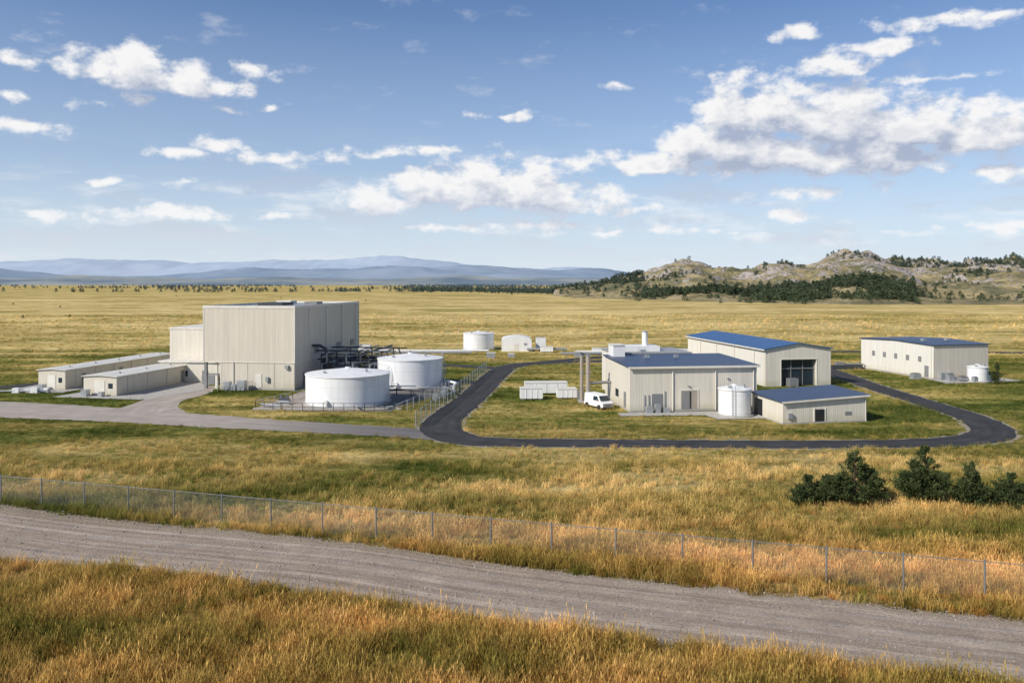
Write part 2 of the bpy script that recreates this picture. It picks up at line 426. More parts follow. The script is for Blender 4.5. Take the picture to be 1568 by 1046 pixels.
slab('containment_yard',[(-36.8,112),(-17,110.6),(-10.6,131),(-9.0,146),(-28,149),(-34.5,131)],'access',0.02)
slab('concrete_pad',[(77,141),(93,145),(91,152),(77,148)],'conc',0.05)

# ------------------------------------------------------------------ main process hall
H=13.6
A=Asm('process_hall_building',-52.1,134.4,-8.1,foot=(-14,17.5,-1.5,33))
A.box('lower_wall','beige',3.0,16.15,0.05,32,0.35,4.5)
A.box('plinth','conc',2.95,16.2,0.0,32.05,0,0.35)
A.box('upper_wall','beige',0,16.2,0,32.1,4.62,H)
A.box('floor_trim','trim',-0.05,16.25,-0.05,32.15,4.5,4.62)
A.box('column','trimd',0.1,0.55,0.1,0.55,0,4.5); A.box('column','trimd',0.1,0.55,8,8.5,0,4.5); A.box('column','trim',1.9,2.3,0.4,0.8,0,4.5)
A.box('brace','trimd',0.2,3.0,0.3,0.45,2.4,2.6)
A.box('recess_wall','dark',0.6,2.98,8.6,9.0,0,4.5)
for q in ((-0.06,16.26,-0.06,0.3),(-0.06,16.26,31.9,32.2)): A.box('parapet','trim',*q,H,H+0.42)
for q in ((-0.06,0.3,0.3,31.9),(15.9,16.26,0.3,31.9)): A.box('parapet','trim',*q,H,H+0.42)
A.box('roof','grey_roof',0.3,15.9,0.3,31.9,H,H+0.1)
A.box('roof_unit','darksteel',3.4,8.2,13,18,H+0.1,H+0.6); A.box('roof_unit','trimd',9.5,12,20,23,H+0.1,H+0.6); A.box('roof_unit','trim',2,5,24,27,H+0.1,H+0.7)
for x,y in ((-0.05,-0.05),(16.1,-0.05),(16.1,32.0)): A.box('corner_trim','trim',x,x+0.16,y,y+0.16,4.62,H)
A.box('side_door','trimd',16.16,16.22,3.5,4.7,0.35,2.6)
A.box('roller_door','darksteel',16.16,16.24,12,17,0.35,4.2)
for y in (8.5,19.5,27): A.box('louvre','trimd',16.21,16.3,y,y+2.0,5.4,6.6)
for y in (6,14,22,30): A.pipe('downpipe','trim',[(16.32,y,4.6),(16.32,y,H)],0.07,8)
A.pipe('downpipe','trim',[(5.4,-0.1,4.6),(5.4,-0.1,0.3)],0.07,8)
A.box('wall_cabinet','galv',14.6,15.2,-0.35,-0.0,3.6,4.2); A.box('wall_cabinet','galv',11.2,11.7,-0.3,0.0,1.4,2.2)
A.box('front_door','trim',9.3,10.4,-0.03,0.045,0.35,2.6)
for x in (3.3,7.9,12.6): A.box('panel_joint','trimd',x,x+0.05,0.03,0.045,0.4,4.45)
A.box('annex_wall','beige2',-14,-0.02,13,27,0,9.2); A.box('annex_cap','trim',-14.1,-0.02,12.9,27.1,9.2,9.5)
A.box('link_wall','beige2',-12.5,-0.6,7.5,12.9,0,3.6); A.box('link_roof','light_roof',-12.8,-0.4,7.2,12.88,3.6,3.85)
A.box('link_door','trimd',-4.4,-3.3,7.44,7.5,0,2.2); A.box('link_window','glass',-8.4,-7.2,7.44,7.5,1.1,2.1)
A.box('stair','steel',-3.2,-0.8,5.2,7.0,0,1.6)
for k,(x,w,h) in enumerate(((4.6,1.0,1.5),(5.9,0.8,1.1),(7.0,1.3,1.7))): A.box('cabinet','galv',x,x+w,-1.9,-0.9,0.12,h)
A.rail('railing','galv',[(4.0,-2.6),(9.0,-2.6),(9.0,-0.3)],1.5,0.7,0.03)
A.finish()

# ------------------------------------------------------------------ long low storage buildings
def longb(name,x,y,th,w,d,h,doors=()):
    B=Asm(name,x,y,th,foot=(-w-0.4,0.4,-0.6,d+0.4))
    B.box('wall','lowsid',-w,0,0,d,0.2,h); B.box('plinth','conc',-w-0.05,0.05,-0.05,d+0.05,0,0.2)
    xm=-w/2; o=0.25; r=h+0.32
    B.hexa('roof','light_roof',[(-w-o,-o,h,h+0.12),(xm,-o,r-0.12,r),(xm,d+o,r-0.12,r),(-w-o,d+o,h,h+0.12)])
    B.hexa('roof','light_roof',[(xm,-o,r-0.12,r),(o,-o,h,h+0.12),(o,d+o,h,h+0.12),(xm,d+o,r-0.12,r)])
    B.add('gable_infill','lowsid',[(-w,0,h),(0,0,h),(xm,0,r-0.13)],[(0,1,2)])
    B.box('end_door','trim',-w*0.66,-w*0.36,-0.05,0,0.2,2.4); B.box('end_window','glass',-w*0.25,-w*0.12,-0.04,0,1.2,2.0)
    for q in doors: B.box('side_door','trimd',0,0.05,q,q+1.0,0.2,2.3)
    for q in np.arange(2.5,d,5): B.pipe('downpipe','trim',[(0.1,q,0.1),(0.1,q,h)],0.05,6)
    for q in np.arange(3,d-1,6.5): B.cyl('roof_vent','galv',-w*0.3,q,h+0.1,h+0.55,0.16,seg=10)
    return B
B=longb('long_storage_building',-62.3,125.5,-12,6.0,22,3.0,(16.5,)); 
B.box('box','galv',-5.2,-4.2,-1.6,-0.7,0,1.1); B.box('box','galv',-2.3,-1.6,-1.4,-0.6,0,0.8); B.finish()
B=longb('long_storage_building',-74.6,133,-9,5.0,31,3.2,(4,14)); B.box('box','galv',-4.0,-3.0,-1.6,-0.6,0,1.0); B.finish()
e=Asm('ground_equipment',-81,129,0,foot=(-1,6,-1,2))
for x,y,s in ((0,0,0.8),(1.6,0.7,0.6),(3.0,-0.2,0.9),(4.4,0.8,0.7),(-2.8,-0.6,0.5)):
    e.box('cabinet','white',x,x+s*1.3,y,y+s,0.1,s); e.box('base','conc',x-0.1,x+s*1.3+0.1,y-0.1,y+s+0.1,0,0.1)
e.pipe('pipe','galv',[(-2.4,0,0.35),(5.4,0.3,0.35),(5.4,2.2,0.35)],0.12); e.finish()

# ------------------------------------------------------------------ storage tanks
def tank(name,x,y,r,h,rise,stair=True,seg=64):
    T=Asm(name,x,y,0)
    FOOT.append([(x+(r+1.2)*math.cos(a),y+(r+1.2)*math.sin(a)) for a in np.linspace(0,2*math.pi,16,endpoint=False)])
    T.cyl('ring_base','conc',0,0,0,0.25,r+0.35,seg=seg)
    T.cyl('shell','tank',0,0,0.25,h,r,seg=seg,cap=False)
    T.cyl('rim','white',0,0,h,h+0.12,r+0.10,seg=seg)
    T.cyl('roof','white',0,0,h+0.12,h+0.12+rise,r+0.02,0.35,seg=seg)
    T.cyl('roof_hatch','white',0,0,h+0.1+rise,h+0.25+rise,0.4,seg=16)
    T.cyl('roof_hatch','galv',r*0.5,-r*0.3,h+0.1+rise*0.3,h+0.5+rise*0.5,0.2,seg=12)
    T.cyl('roof_hatch','galv',-r*0.45,-r*0.5,h+0.1+rise*0.2,h+0.35+rise*0.45,0.25,seg=12)
    if stair:
        a0,a1=R(-25),R(30); n=16
        pts=[((r+0.45)*math.cos(a0+(a1-a0)*i/n),(r+0.45)*math.sin(a0+(a1-a0)*i/n),0.2+(h-0.2)*i/n) for i in range(n+1)]
        T.pipe('stair_rail','galv',[(p[0],p[1],p[2]+1.0) for p in pts],0.03,6)
        for p in pts: T.box('stair_tread','galv',p[0]-0.35,p[0]+0.25,p[1]-0.15,p[1]+0.15,p[2]-0.03,p[2]+0.03)
        rr=r-0.05; q=[(rr*math.cos(a),rr*math.sin(a)) for a in np.linspace(R(-10),R(60),10)]
        for a_,b_ in zip(q[:-1],q[1:]): T.pipe('roof_rail','galv',[(*a_,h+0.9),(*b_,h+0.9)],0.025,6)
        for a_ in q: T.pipe('roof_rail','galv',[(*a_,h+0.1),(*a_,h+0.9)],0.02,6)
        T.pipe('manway','white',[(-r*0.3,-r*0.955,0.95),(-r*0.31,-r*1.02,0.95)],0.35,16)
        T.pipe('inlet_pipe','galv',[(r*0.35,-r*0.93,0.5),(r*0.5,-r*1.25,0.5),(r*1.25,-r*1.1,0.5),(r*1.5,-r*0.1,0.5)],0.12)
    return T
tank('storage_tank',-24.5,118.9,6.15,4.35,0.75).finish()
tank('storage_tank',-17.7,138.6,5.6,4.75,0.75).finish()
tank('storage_tank',-8.9,213,4.1,4.3,0.4,False).finish()
T=tank('vertical_tank',30.1,107.7,2.15,3.55,0.42,False,40)
T.pipe('ladder','galv',[(-0.9,-2.1,0.1),(-0.9,-2.1,4.3)],0.03,6); T.pipe('ladder','galv',[(-0.5,-2.2,0.1),(-0.5,-2.2,4.3)],0.03,6)
for z in np.arange(0.4,3.6,0.35): T.pipe('ladder','galv',[(-0.9,-2.1,z),(-0.5,-2.2,z)],0.02,5)
T.finish()

C=Asm('tank_farm_railing',-24.5,118.9,0)
C.rail('railing','darksteel',[(-12,-5.6),(-7.5,-8.1),(4.0,-8.2),(9.2,-6.0),(10.2,0.5),(8.5,6.5)],1.15,1.4)
C.rail('railing','galv',[(-12,-5.6),(-9.2,3.5),(-8,8)],1.15,1.4)
C.box('kerb_wall','conc',-12,9.0,-6.6,-6.4,0,0.3)
C.finish()
C=Asm('process_pipework',-24.5,118.9,0)
C.pipe('pipe','galv',[(-11.5,-4.2,0.4),(-8.5,-5.6,0.4),(-8.5,-5.6,1.0),(-7.2,-5.9,1.0)],0.14)
C.pipe('pipe','darksteel',[(-8,7.5,0.8),(7,8.4,0.8),(12,6,0.8)],0.16)
C.pipe('pipe','galv',[(-8,8.2,1.3),(9,9.2,1.3)],0.12)
for x in (-6,-2,2,6): C.box('support','darksteel',x,x+0.15,8.1,8.3,0,1.2)
C.pipe('pipe','galv',[(13.2,14,0.6),(15.5,8,0.6),(13.5,1,0.6)],0.13)
C.pipe('pipe','white',[(12.8,20,0.9),(15.0,16,0.9),(15.0,10,0.9)],0.2)
for x,y in ((13.2,9),(13.4,5),(12.4,2),(14.3,12)): C.box('valve_box','galv',x,x+0.8,y,y+0.6,0,1.0)
for x,y in ((-9.6,-2.0),(-10.4,0.2)): 
    C.box('pump_base','conc',x,x+1.4,y,y+0.9,0,0.2); C.hcyl('pump','darksteel',x+0.1,x+1.2,y+0.45,0.55,0.28,14)
C.finish()

K=Asm('pipe_rack',-35.2,137,-8.1,foot=(0,14,0,24))
for y in (3.0,10.5,18.0):
    for x in (1.2,5.5,9.8,13.2):
        K.box('column','darksteel',x,x+0.2,y,y+0.2,0,5.4 if x<12 else 4.8)
    for z in (3.4,5.2): K.box('beam','darksteel',1.2,12.6,y+0.02,y+0.18,z,z+0.22)
for x in (1.25,5.55,9.85):
    for z in (3.1,5.0): K.box('long_beam','darksteel',x+0.03,x+0.17,3.27,17.98,z,z+0.16)
for k,x in enumerate((2.0,2.9,4.0,6.4,7.6,9.0,10.6)):
    z=5.6 if k%2 else 3.75
    K.pipe('pipe',('galv','steel','darksteel')[k%3],[(x,1.5,z-1.5),(x,1.5,z),(x,20,z)],0.10+0.04*(k%3))
for z,y in ((5.9,4),(4.3,4.6),(5.9,11.5),(3.9,12.2)): K.pipe('cross_pipe','darksteel',[(0.1,y,z),(12.8,y,z),(13.6,y,z-2.2)],0.13)
K.pipe('vent_duct','darksteel',[(0.2,2.2,6.9),(1.4,2.2,6.9),(2.4,2.2,6.4),(2.8,2.2,5.0),(2.8,2.2,1.0)],0.26,14)
K.box('exchanger_base','darksteel',2.0,8.0,0.4,2.6,0,0.7); K.hcyl('exchanger','steel',2.2,7.6,1.5,1.4,0.6)
K.box('skid','darksteel',1.0,10.0,6,9.5,0,2.0); K.box('skid_unit','steel',2,4.5,6.2,9,2.0,2.8); K.box('skid_unit','trimd',6,9,12,16,0,2.6)
K.rail('railing','galv',[(0.6,-1.5),(4.5,-1.5)],1.2,0.9,0.03)
K.finish()

# ------------------------------------------------------------------ workshop building (right, front)
W=Asm('workshop_building',16.3,110,7.5,foot=(-0.8,19,-1.5,15))
w,d,hf,hb=18.4,14,6.2,6.55
W.hexa('wall','beige2',[(0,0,0.3,hf),(w,0,0.3,hf),(w,d,0.3,hb),(0,d,0.3,hb)])
W.box('plinth','conc',-0.05,w+0.05,-0.05,d+0.05,0,0.3)
W.hexa('roof_y','slate_roof',[(-0.3,-0.35,hf,hf+0.16),(w+0.3,-0.35,hf,hf+0.16),(w+0.3,d+0.3,hb,hb+0.16),(-0.3,d+0.3,hb,hb+0.16)])
W.box('eave_trim','trim',-0.35,w+0.35,-0.46,-0.36,hf-0.18,hf+0.12)
W.box('double_door','brownstack',7.3,9.7,-0.05,0,0.3,2.9); W.box('door_leaf','trimd',7.45,8.45,-0.08,-0.05,0.35,2.75); W.box('door_leaf','glass',8.55,8.75,-0.08,-0.05,0.35,2.75)
W.box('door_frame','trim',7.15,7.3,-0.07,0,0.3,3.05);W.box('door_frame','trim',9.7,9.85,-0.07,0,0.3,3.05);W.box('door_frame','trim',7.3,9.7,-0.07,0,2.9,3.05)
W.box('side_door','trimd',-0.05,0,2.0,3.1,0.3,2.5); W.box('side_window','glass',-0.05,0,6,7.6,1.3,2.4)
W.box('louvre','steel',3.1,4.6,-0.08,0,0.5,2.5); 
for x in (2.0,2.6,4.9): W.pipe('conduit','galv',[(x,-0.12,0.2),(x,-0.12,2.4+0.5*(x>4))],0.06,8)
for x in (6.1,12.3,17.9): W.pipe('downpipe','trim',[(x,-0.12,0.1),(x,-0.12,hf-0.1)],0.07,8)
for x,ww,h in ((2.0,0.9,0.9),(3.3,0.7,1.2),(4.4,0.9,0.7)): W.box('ac_unit','galv',x,x+ww,-1.3,-0.5,0.05,h)
W.box('wall_lamp','trimd',8.3,8.6,-0.2,0,3.4,3.55); W.box('wall_lamp','trimd',14.0,14.3,-0.2,0,4.4,4.55)
for x in (5,9.5): W.box('roof_vent','galv',x,x+0.6,9,9.6,hb-0.1,hb+0.45)
W.box('rear_wall','white_sid',2.0,14.0,14.4,24,0,6.7); W.box('rear_roof','grey_roof',1.8,14.2,14.3,24.2,6.7,6.9)
W.box('penthouse','white',0.6,2.4,11.2,14.2,6.3,8.3); W.box('penthouse_cap','trim',0.5,2.5,11.1,14.3,8.3,8.42)
W.box('rooftop_unit','white',3.6,9.8,17,21,6.9,7.7); W.box('rooftop_unit','galv',6,6.9,15,16,6.9,7.3)
W.cyl('flue','white',7.9,19,7.7,9.9,0.45,seg=20); W.cyl('flue_cap','galv',7.9,19,9.9,10.0,0.52,seg=20)
W.finish()
S=Asm('exhaust_stack',10.4,119,0)
for x,r,h in ((0,0.27,6.9),(0.95,0.36,7.0)):
    S.box('base','conc',x-0.46,x+0.46,-0.6,0.6,0,0.3); S.cyl('stack','brownstack',x,0,0.3,h,r,r*0.92,seg=20); S.cyl('collar','galv',x,0,h,h+0.12,r*1.1,seg=20)
    for z in (2.2,4.4): S.cyl('band','galv',x,0,z,z+0.12,r*1.08,seg=20)
S.pipe('duct','steel',[(0.95,0,2.9),(5.0,1.5,2.9)],0.22,12)
S.box('pump_house','steel',-0.5,0.4,0.9,1.9,0,1.6); S.finish()

# ------------------------------------------------------------------ blue roofed hall
G=Asm('blue_roof_hall_building',43.6,137,9.4,foot=(-0.6,12.8,-1.2,36))
w,d,he,hr=12.2,35,6.4,7.35
G.gable('wall','white_sid',0,w,0.8,d,0,he,hr)
def gz(x): return he+(hr-he)*(1-abs(x-w/2)/(w/2))
X0,X1,ZD=2.9,9.5,4.6
G.hexa('front_wall','beige2',[(0,0,0,gz(0)),(X0,0,0,gz(X0)),(X0,0.798,0,gz(X0)),(0,0.798,0,gz(0))])
G.hexa('front_wall','beige2',[(X1,0,0,gz(X1)),(w,0,0,gz(w)),(w,0.798,0,gz(w)),(X1,0.798,0,gz(X1))])
G.add('front_wall','beige2',[(X0,0,ZD),(X1,0,ZD),(X1,0,gz(X1)),(w/2,0,hr),(X0,0,gz(X0)),(X0,0.798,ZD),(X1,0.798,ZD)],[(0,1,2,3,4),(0,5,6,1)])
G.box('door_glazing','glass',X0+0.02,X1-0.02,0.7,0.78,0.02,ZD-0.02)
for x in (X0+0.1,5.0,7.2,X1-0.2): G.box('mullion','trimd',x,x+0.1,0.6,0.7,0,ZD-0.02)
G.box('transom','trimd',X0+0.05,X1-0.05,0.55,0.6,2.9,3.05)
for q in((X0-0.12,X0,0,ZD),(X1,X1+0.12,0,ZD)): G.box('door_frame','trim',q[0],q[1],-0.06,-0.002,q[2],q[3])
G.box('door_frame','trim',X0-0.12,X1+0.12,-0.06,-0.002,ZD,ZD+0.14)
o=0.35
sl=(hr-he)/(w/2)
G.hexa('roof_y','blue_roof',[(-o,-o,he-o*sl,he-o*sl+0.16),(w/2,-o,hr,hr+0.16),(w/2,d+o,hr,hr+0.16),(-o,d+o,he-o*sl,he-o*sl+0.16)])
G.hexa('roof_y','blue_roof',[(w/2,-o,hr,hr+0.16),(w+o,-o,he-o*sl,he-o*sl+0.16),(w+o,d+o,he-o*sl,he-o*sl+0.16),(w/2,d+o,hr,hr+0.16)])
G.box('gutter','trim',-o-0.12,-o-0.01,-o,d+o,he-0.2,he)
for y in (4,12,20,28): G.pipe('downpipe','trim',[(-0.12,y,0),(-0.12,y,he-0.2)],0.07,8)
G.box('stored_unit','steel',4,5.6,-1.0,0.4,0,1.4); G.finish()

# ------------------------------------------------------------------ small annex with blue roof
J=Asm('low_garage_building',34.3,100.8,11,foot=(-0.6,12.4,-1.2,8.6))
w,d=11.8,8.0
J.hexa('wall','beige2',[(0,0,0.2,2.8),(w,0,0.2,3.35),(w,d,0.2,3.5),(0,d,0.2,2.95)]); J.box('plinth','conc',-0.05,w+0.05,-0.05,d+0.05,0,0.2)
J.hexa('roof_y','slate_roof',[(-0.3,-0.35,2.79,2.95),(w+0.3,-0.35,3.37,3.53),(w+0.3,d+0.3,3.53,3.69),(-0.3,d+0.3,2.95,3.11)])
J.hexa('fascia','trim',[(-0.32,-0.42,2.66,2.9),(w+0.32,-0.42,3.24,3.48),(w+0.32,-0.36,3.24,3.48),(-0.32,-0.36,2.66,2.9)])
J.box('doorway','dark',4.4,5.8,-0.05,0,0.2,1.75); J.box('door_frame','trim',4.25,4.4,-0.08,0,0.2,1.9);J.box('door_frame','trim',5.8,5.95,-0.08,0,0.2,1.9)
J.box('vent','trimd',8.7,9.6,-0.04,0,0.9,1.35); J.box('side_door','dark',-0.05,0,5.2,7.4,0.2,2.4); J.box('utility_box','galv',0.6,1.2,-0.3,0,0.7,1.4)
J.pipe('downpipe','trim',[(11.6,-0.1,0),(11.6,-0.1,3.2)],0.05,8); J.finish()

# ------------------------------------------------------------------ remote warehouse on the right
Q=Asm('warehouse_building',77.8,147,14,foot=(-0.8,13,-1,21))
w,d,he,hr=12.2,20,6.25,6.6
Q.box('wall','white_sid',0,w,0,d,0.3,he); Q.box('plinth','conc',-0.05,w+0.05,-0.05,d+0.05,0,0.3)
Q.box('front_cladding','beige',0.02,w-0.02,-0.03,0,0.3,he-0.02)
Q.hexa('roof','slate_roof',[(-0.3,-0.3,he,he+0.15),(w+0.3,-0.3,he,he+0.15),(w+0.3,d/2,hr,hr+0.15),(-0.3,d/2,hr,hr+0.15)])
Q.hexa('roof','slate_roof',[(-0.3,d/2,hr,hr+0.15),(w+0.3,d/2,hr,hr+0.15),(w+0.3,d+0.3,he,he+0.15),(-0.3,d+0.3,he,he+0.15)])
Q.add('gable_infill','white_sid',[(0,0,he),(0,d/2,hr),(0,d,he)],[(0,1,2)])
for y in (3,6.2,9.4,12.6,15.8): Q.box('window','trimd',-0.06,0,y,y+0.8,3.0,4.0)
Q.box('side_door','trimd',-0.06,0,1.2,2.2,0.3,2.4); Q.pipe('downpipe','trim',[(-0.1,0.5,0.3),(-0.1,0.5,he)],0.06,6)
for x in (0.9,2.6): Q.box('vent_unit','galv',x,x+1.0,-0.9,-0.03,0.1,1.3)
for x in (3.0,8.4): Q.box('roof_vent','galv',x,x+0.7,6,6.7,he+0.3,he+0.8)
Q.finish()
T=tank('small_silo',84.3,144.2,1.7,2.6,0.3,False,28)
for dx,dy in ((1.2,1.2),(-1.2,1.2),(1.2,-1.2),(-1.2,-1.2)): T.box('leg','steel',dx-.1,dx+.1,dy-.1,dy+.1,0,0.3)
T.finish()
e=Asm('utility_equipment',79.5,142.6,14,foot=(-1,9,-1,3))
for x,y,s,h,mt in ((0,1.5,1.2,1.2,'galv'),(1.8,0.6,1.4,0.9,'trimd'),(3.2,-0.9,1.0,1.0,'galv'),(6.4,0,1.2,1.1,'white'),(7.6,1.6,1.2,0.8,'steel'),(-3.6,6,1.5,1.0,'galv')):
    e.box('unit',mt,x,x+s,y,y+s*0.8,0.1,h); e.box('unit_fan','darksteel',x+0.2,x+s-0.2,y+0.15,y+s*0.8-0.15,h,h+0.08)
    e.box('base','conc',x-.15,x+s+.15,y-.15,y+s*.8+.15,0,0.1)
e.pipe('pipe','galv',[(0,0.8,0.4),(6,0.2,0.4),(8.5,1,0.4)],0.12); e.finish()
e=Asm('equipment_skid',66.5,164,5,foot=(-1,7,-1,2))
e.box('base','darksteel',-0.5,6,0,0.9,0,0.9); e.box('cover','trimd',0.3,2.2,0.1,0.8,0.9,1.5); e.pipe('pipe','galv',[(2.2,0.4,1.1),(6,0.4,1.1),(7.5,0.4,0.4)],0.12); e.finish()

# ------------------------------------------------------------------ small tanks / containers
def container(name,x,y,th,L,Wd,h):
    c=Asm(name,x,y,th,foot=(-0.3,L+0.3,-0.8,Wd+0.3))
    for q in ((0.3,0.6),(L-0.6,L-0.3)): c.box('foot','steel',q[0],q[1],0.1,Wd-0.1,0,0.2)
    c.box('body','white',0,L,0,Wd,0.2,h); c.box('lid','trim',-0.06,L+0.06,-0.06,Wd+0.06,h,h+0.1)
    for k in range(1,4): c.box('stiffener','white',L*k/4-0.05,L*k/4+0.05,-0.05,0,0.25,h-0.02)
    c.box('door','galv',L+0.0,L+0.04,0.3,Wd-0.3,0.3,h-0.2)
    return c.finish()
container('storage_container',1.3,121.5,3,3.4,2.0,1.7)
container('storage_container',2.1,127.5,3,6.8,2.2,1.8)
container('storage_container',7.0,122.5,3,3.0,2.0,1.5)
e=Asm('white_storage_shed',-2.7,206.5,0,foot=(-0.5,8.3,-0.5,7))
prof=[(0,0),(0,2.9),(0.25,3.3),(0.8,3.55),(2.2,3.8),(3.9,3.9),(5.6,3.8),(7.0,3.55),(7.55,3.3),(7.8,2.9),(7.8,0)]
n=len(prof); V=[]
for y in (0,6.5): V+=[(x,y,z) for x,z in prof]
F=[tuple(range(n-1,-1,-1)),tuple(range(n,2*n))]+[(i,i+1,i+1+n,i+n) for i in range(n-1)]
e.add('shell','white',V,F); e.box('door','trim',3.2,4.4,-0.05,0,0,2.0); e.box('vent','galv',5.8,6.6,-0.05,0,1.6,2.2); e.finish()
container('storage_container',6.3,210,0,2.6,2.2,3.2)
container('storage_container',7.3,203.5,0,3.2,2.0,1.4)
e=Asm('pipeline',-30,196,0)
for x0,x1,y,z,r,mt in ((-12,20,0,0.7,0.28,'galv'),(-8,24,4,0.8,0.22,'white'),(42,68,-4,0.8,0.3,'galv'),(46,80,0,0.9,0.22,'white'),(34,44,10,0.7,0.3,'galv')):
    e.hcyl('pipe',mt,x0,x1,y,z,r,12)
    for x in np.arange(x0+1,x1,4): e.box('support','steel',x,x+0.2,y-0.3,y+0.3,0,z-r)
for x,y,L,h in ((-9,6,3,2.0),(-3,7,2,1.4),(24,-8,2,1.2),(29,-7,1.6,0.9),(50,2,4,1.5),(57,3,2.2,1.9),(69,2,5,1.3),(45,-6,1.5,1.3)):
    e.box('unit','white' if L>2.1 else 'galv',x,x+L,y,y+1.6,0,h); e.box('unit_cap','trim',x-.05,x+L+.05,y-.05,y+1.65,h,h+.08)
e.finish()

# ------------------------------------------------------------------ white van
v=Asm('white_van',12.4,114.2,-62)
prof=[(-2.3,0.35),(2.35,0.35),(2.45,0.62),(2.38,0.95),(1.75,1.12),(1.05,1.88),(0.7,2.0),(-2.2,2.0),(-2.35,1.85)]
hw=0.93; V=[(x,-hw,z) for x,z in prof]+[(x,hw,z) for x,z in prof]; n=len(prof)
V=[(x,y*(0.86 if z>1.5 else 1),z) for x,y,z in V]
v.add('body','white',V,[tuple(range(n)),tuple(range(2*n-1,n-1,-1))]+[(i,n+i,n+(i+1)%n,(i+1)%n) for i in range(n)])
v.add('windscreen','glass',[(1.76,-0.8,1.22),(1.76,0.8,1.22),(1.17,0.72,1.85),(1.17,-0.72,1.85)],[(0,1,2,3)])
for sy in (-1,1):
    v.add('side_window','glass',[(0.0,sy*0.945,1.2),(1.4,sy*0.945,1.2),(0.95,sy*0.84,1.78),(0.0,sy*0.84,1.78)],[(0,1,2,3)])
    v.box('headlamp','galv',2.3,2.47,sy*0.72-0.15,sy*0.72+0.15,0.68,0.88)
    v.box('mirror','trimd',1.15,1.35,sy*1.05-0.1,sy*1.05+0.1,1.2,1.42)
    for x in (-1.5,1.55): v.pipe('wheel','tire',[(x,sy*0.78,0.34),(x,sy*0.90,0.34)],0.34,20); v.pipe('hub','galv',[(x,sy*0.96,0.34),(x,sy*1.0,0.34)],0.15,12)
v.box('grille','trimd',2.40,2.48,-0.5,0.5,0.62,0.85); v.box('bumper','trimd',2.3,2.5,-0.88,0.88,0.35,0.52); v.finish()

# ------------------------------------------------------------------ chain link fences
def fence(name,pts,h,sp,pitch=0.12,wr=0.0028,postr=0.055,mat='wire'):
    A=Asm(name,pts[0][0],pts[0][1],0); ox,oy=pts[0]
    for (ax,ay),(bx,by) in zip(pts[:-1],pts[1:]):
        ax-=ox;bx-=ox;ay-=oy;by-=oy
        L=math.hypot(bx-ax,by-ay); n=max(1,round(L/sp)); dx,dy=(bx-ax)/L,(by-ay)/L
        for i in range(n+1):
            x=ax+dx*L*i/n; y=ay+dy*L*i/n
            lx,ly=random.uniform(-.03,.03),random.uniform(-.03,.03)
            A.pipe('post',mat,[(x,y,0),(x+lx,y+ly,h+0.05)],postr,8)
        A.pipe('top_rail',mat,[(ax,ay,h-0.03),(bx,by,h-0.03)],0.024,6)
        A.pipe('bottom_wire',mat,[(ax,ay,0.12),(bx,by,0.12)],0.006,4)
        V=[];F=[]; k=int((L+h)/pitch)
        for sgn in (1,-1):
            for i in range(k):
                s0=i*pitch-(h if sgn>0 else 0); s1=s0+sgn*h
                if sgn<0: s0=i*pitch; s1=s0-h
                z0,z1=0.1,h-0.05
                if max(s0,s1)<=0 or min(s0,s1)>=L: continue
                out=[]
                for (sa,za,sb,zb) in ((s0,z0,s1,z1),(s1,z1,s0,z0)):
                    if sa<0: tt=(0-sa)/(sb-sa); sa,za=0,za+(zb-za)*tt
                    elif sa>L: tt=(L-sa)/(sb-sa); sa,za=L,za+(zb-za)*tt
                    out.append((sa,za))
                (sa,za),(sb,zb)=out
                q=len(V); e=wr*1.4
                V+=[(ax+dx*(sa-e),ay+dy*(sa-e),za),(ax+dx*(sa+e),ay+dy*(sa+e),za),(ax+dx*(sb+e),ay+dy*(sb+e),zb),(ax+dx*(sb-e),ay+dy*(sb-e),zb)]
                F.append((q,q+1,q+2,q+3))
        A.add('chain_link','galv',V,F)
    return A.finish()
fa=(-41.9,65.3); fb=(26.9,45.3)
ext=lambda t:(fa[0]+(fb[0]-fa[0])*t,fa[1]+(fb[1]-fa[1])*t)
fence('chain_link_fence',[ext(-6/17),ext(23/17)],2.15,4.2)
fence('chain_link_fence',[(-11.9,98.5),(-8.9,124),(-5.2,161)],2.0,3.0,pitch=0.16,wr=0.008,postr=0.06,mat='galv')
fence('chain_link_fence',[(-14.5,110.5),(-12.0,124),(-10.5,133)],1.6,2.5,pitch=0.2,wr=0.006,mat='galv')

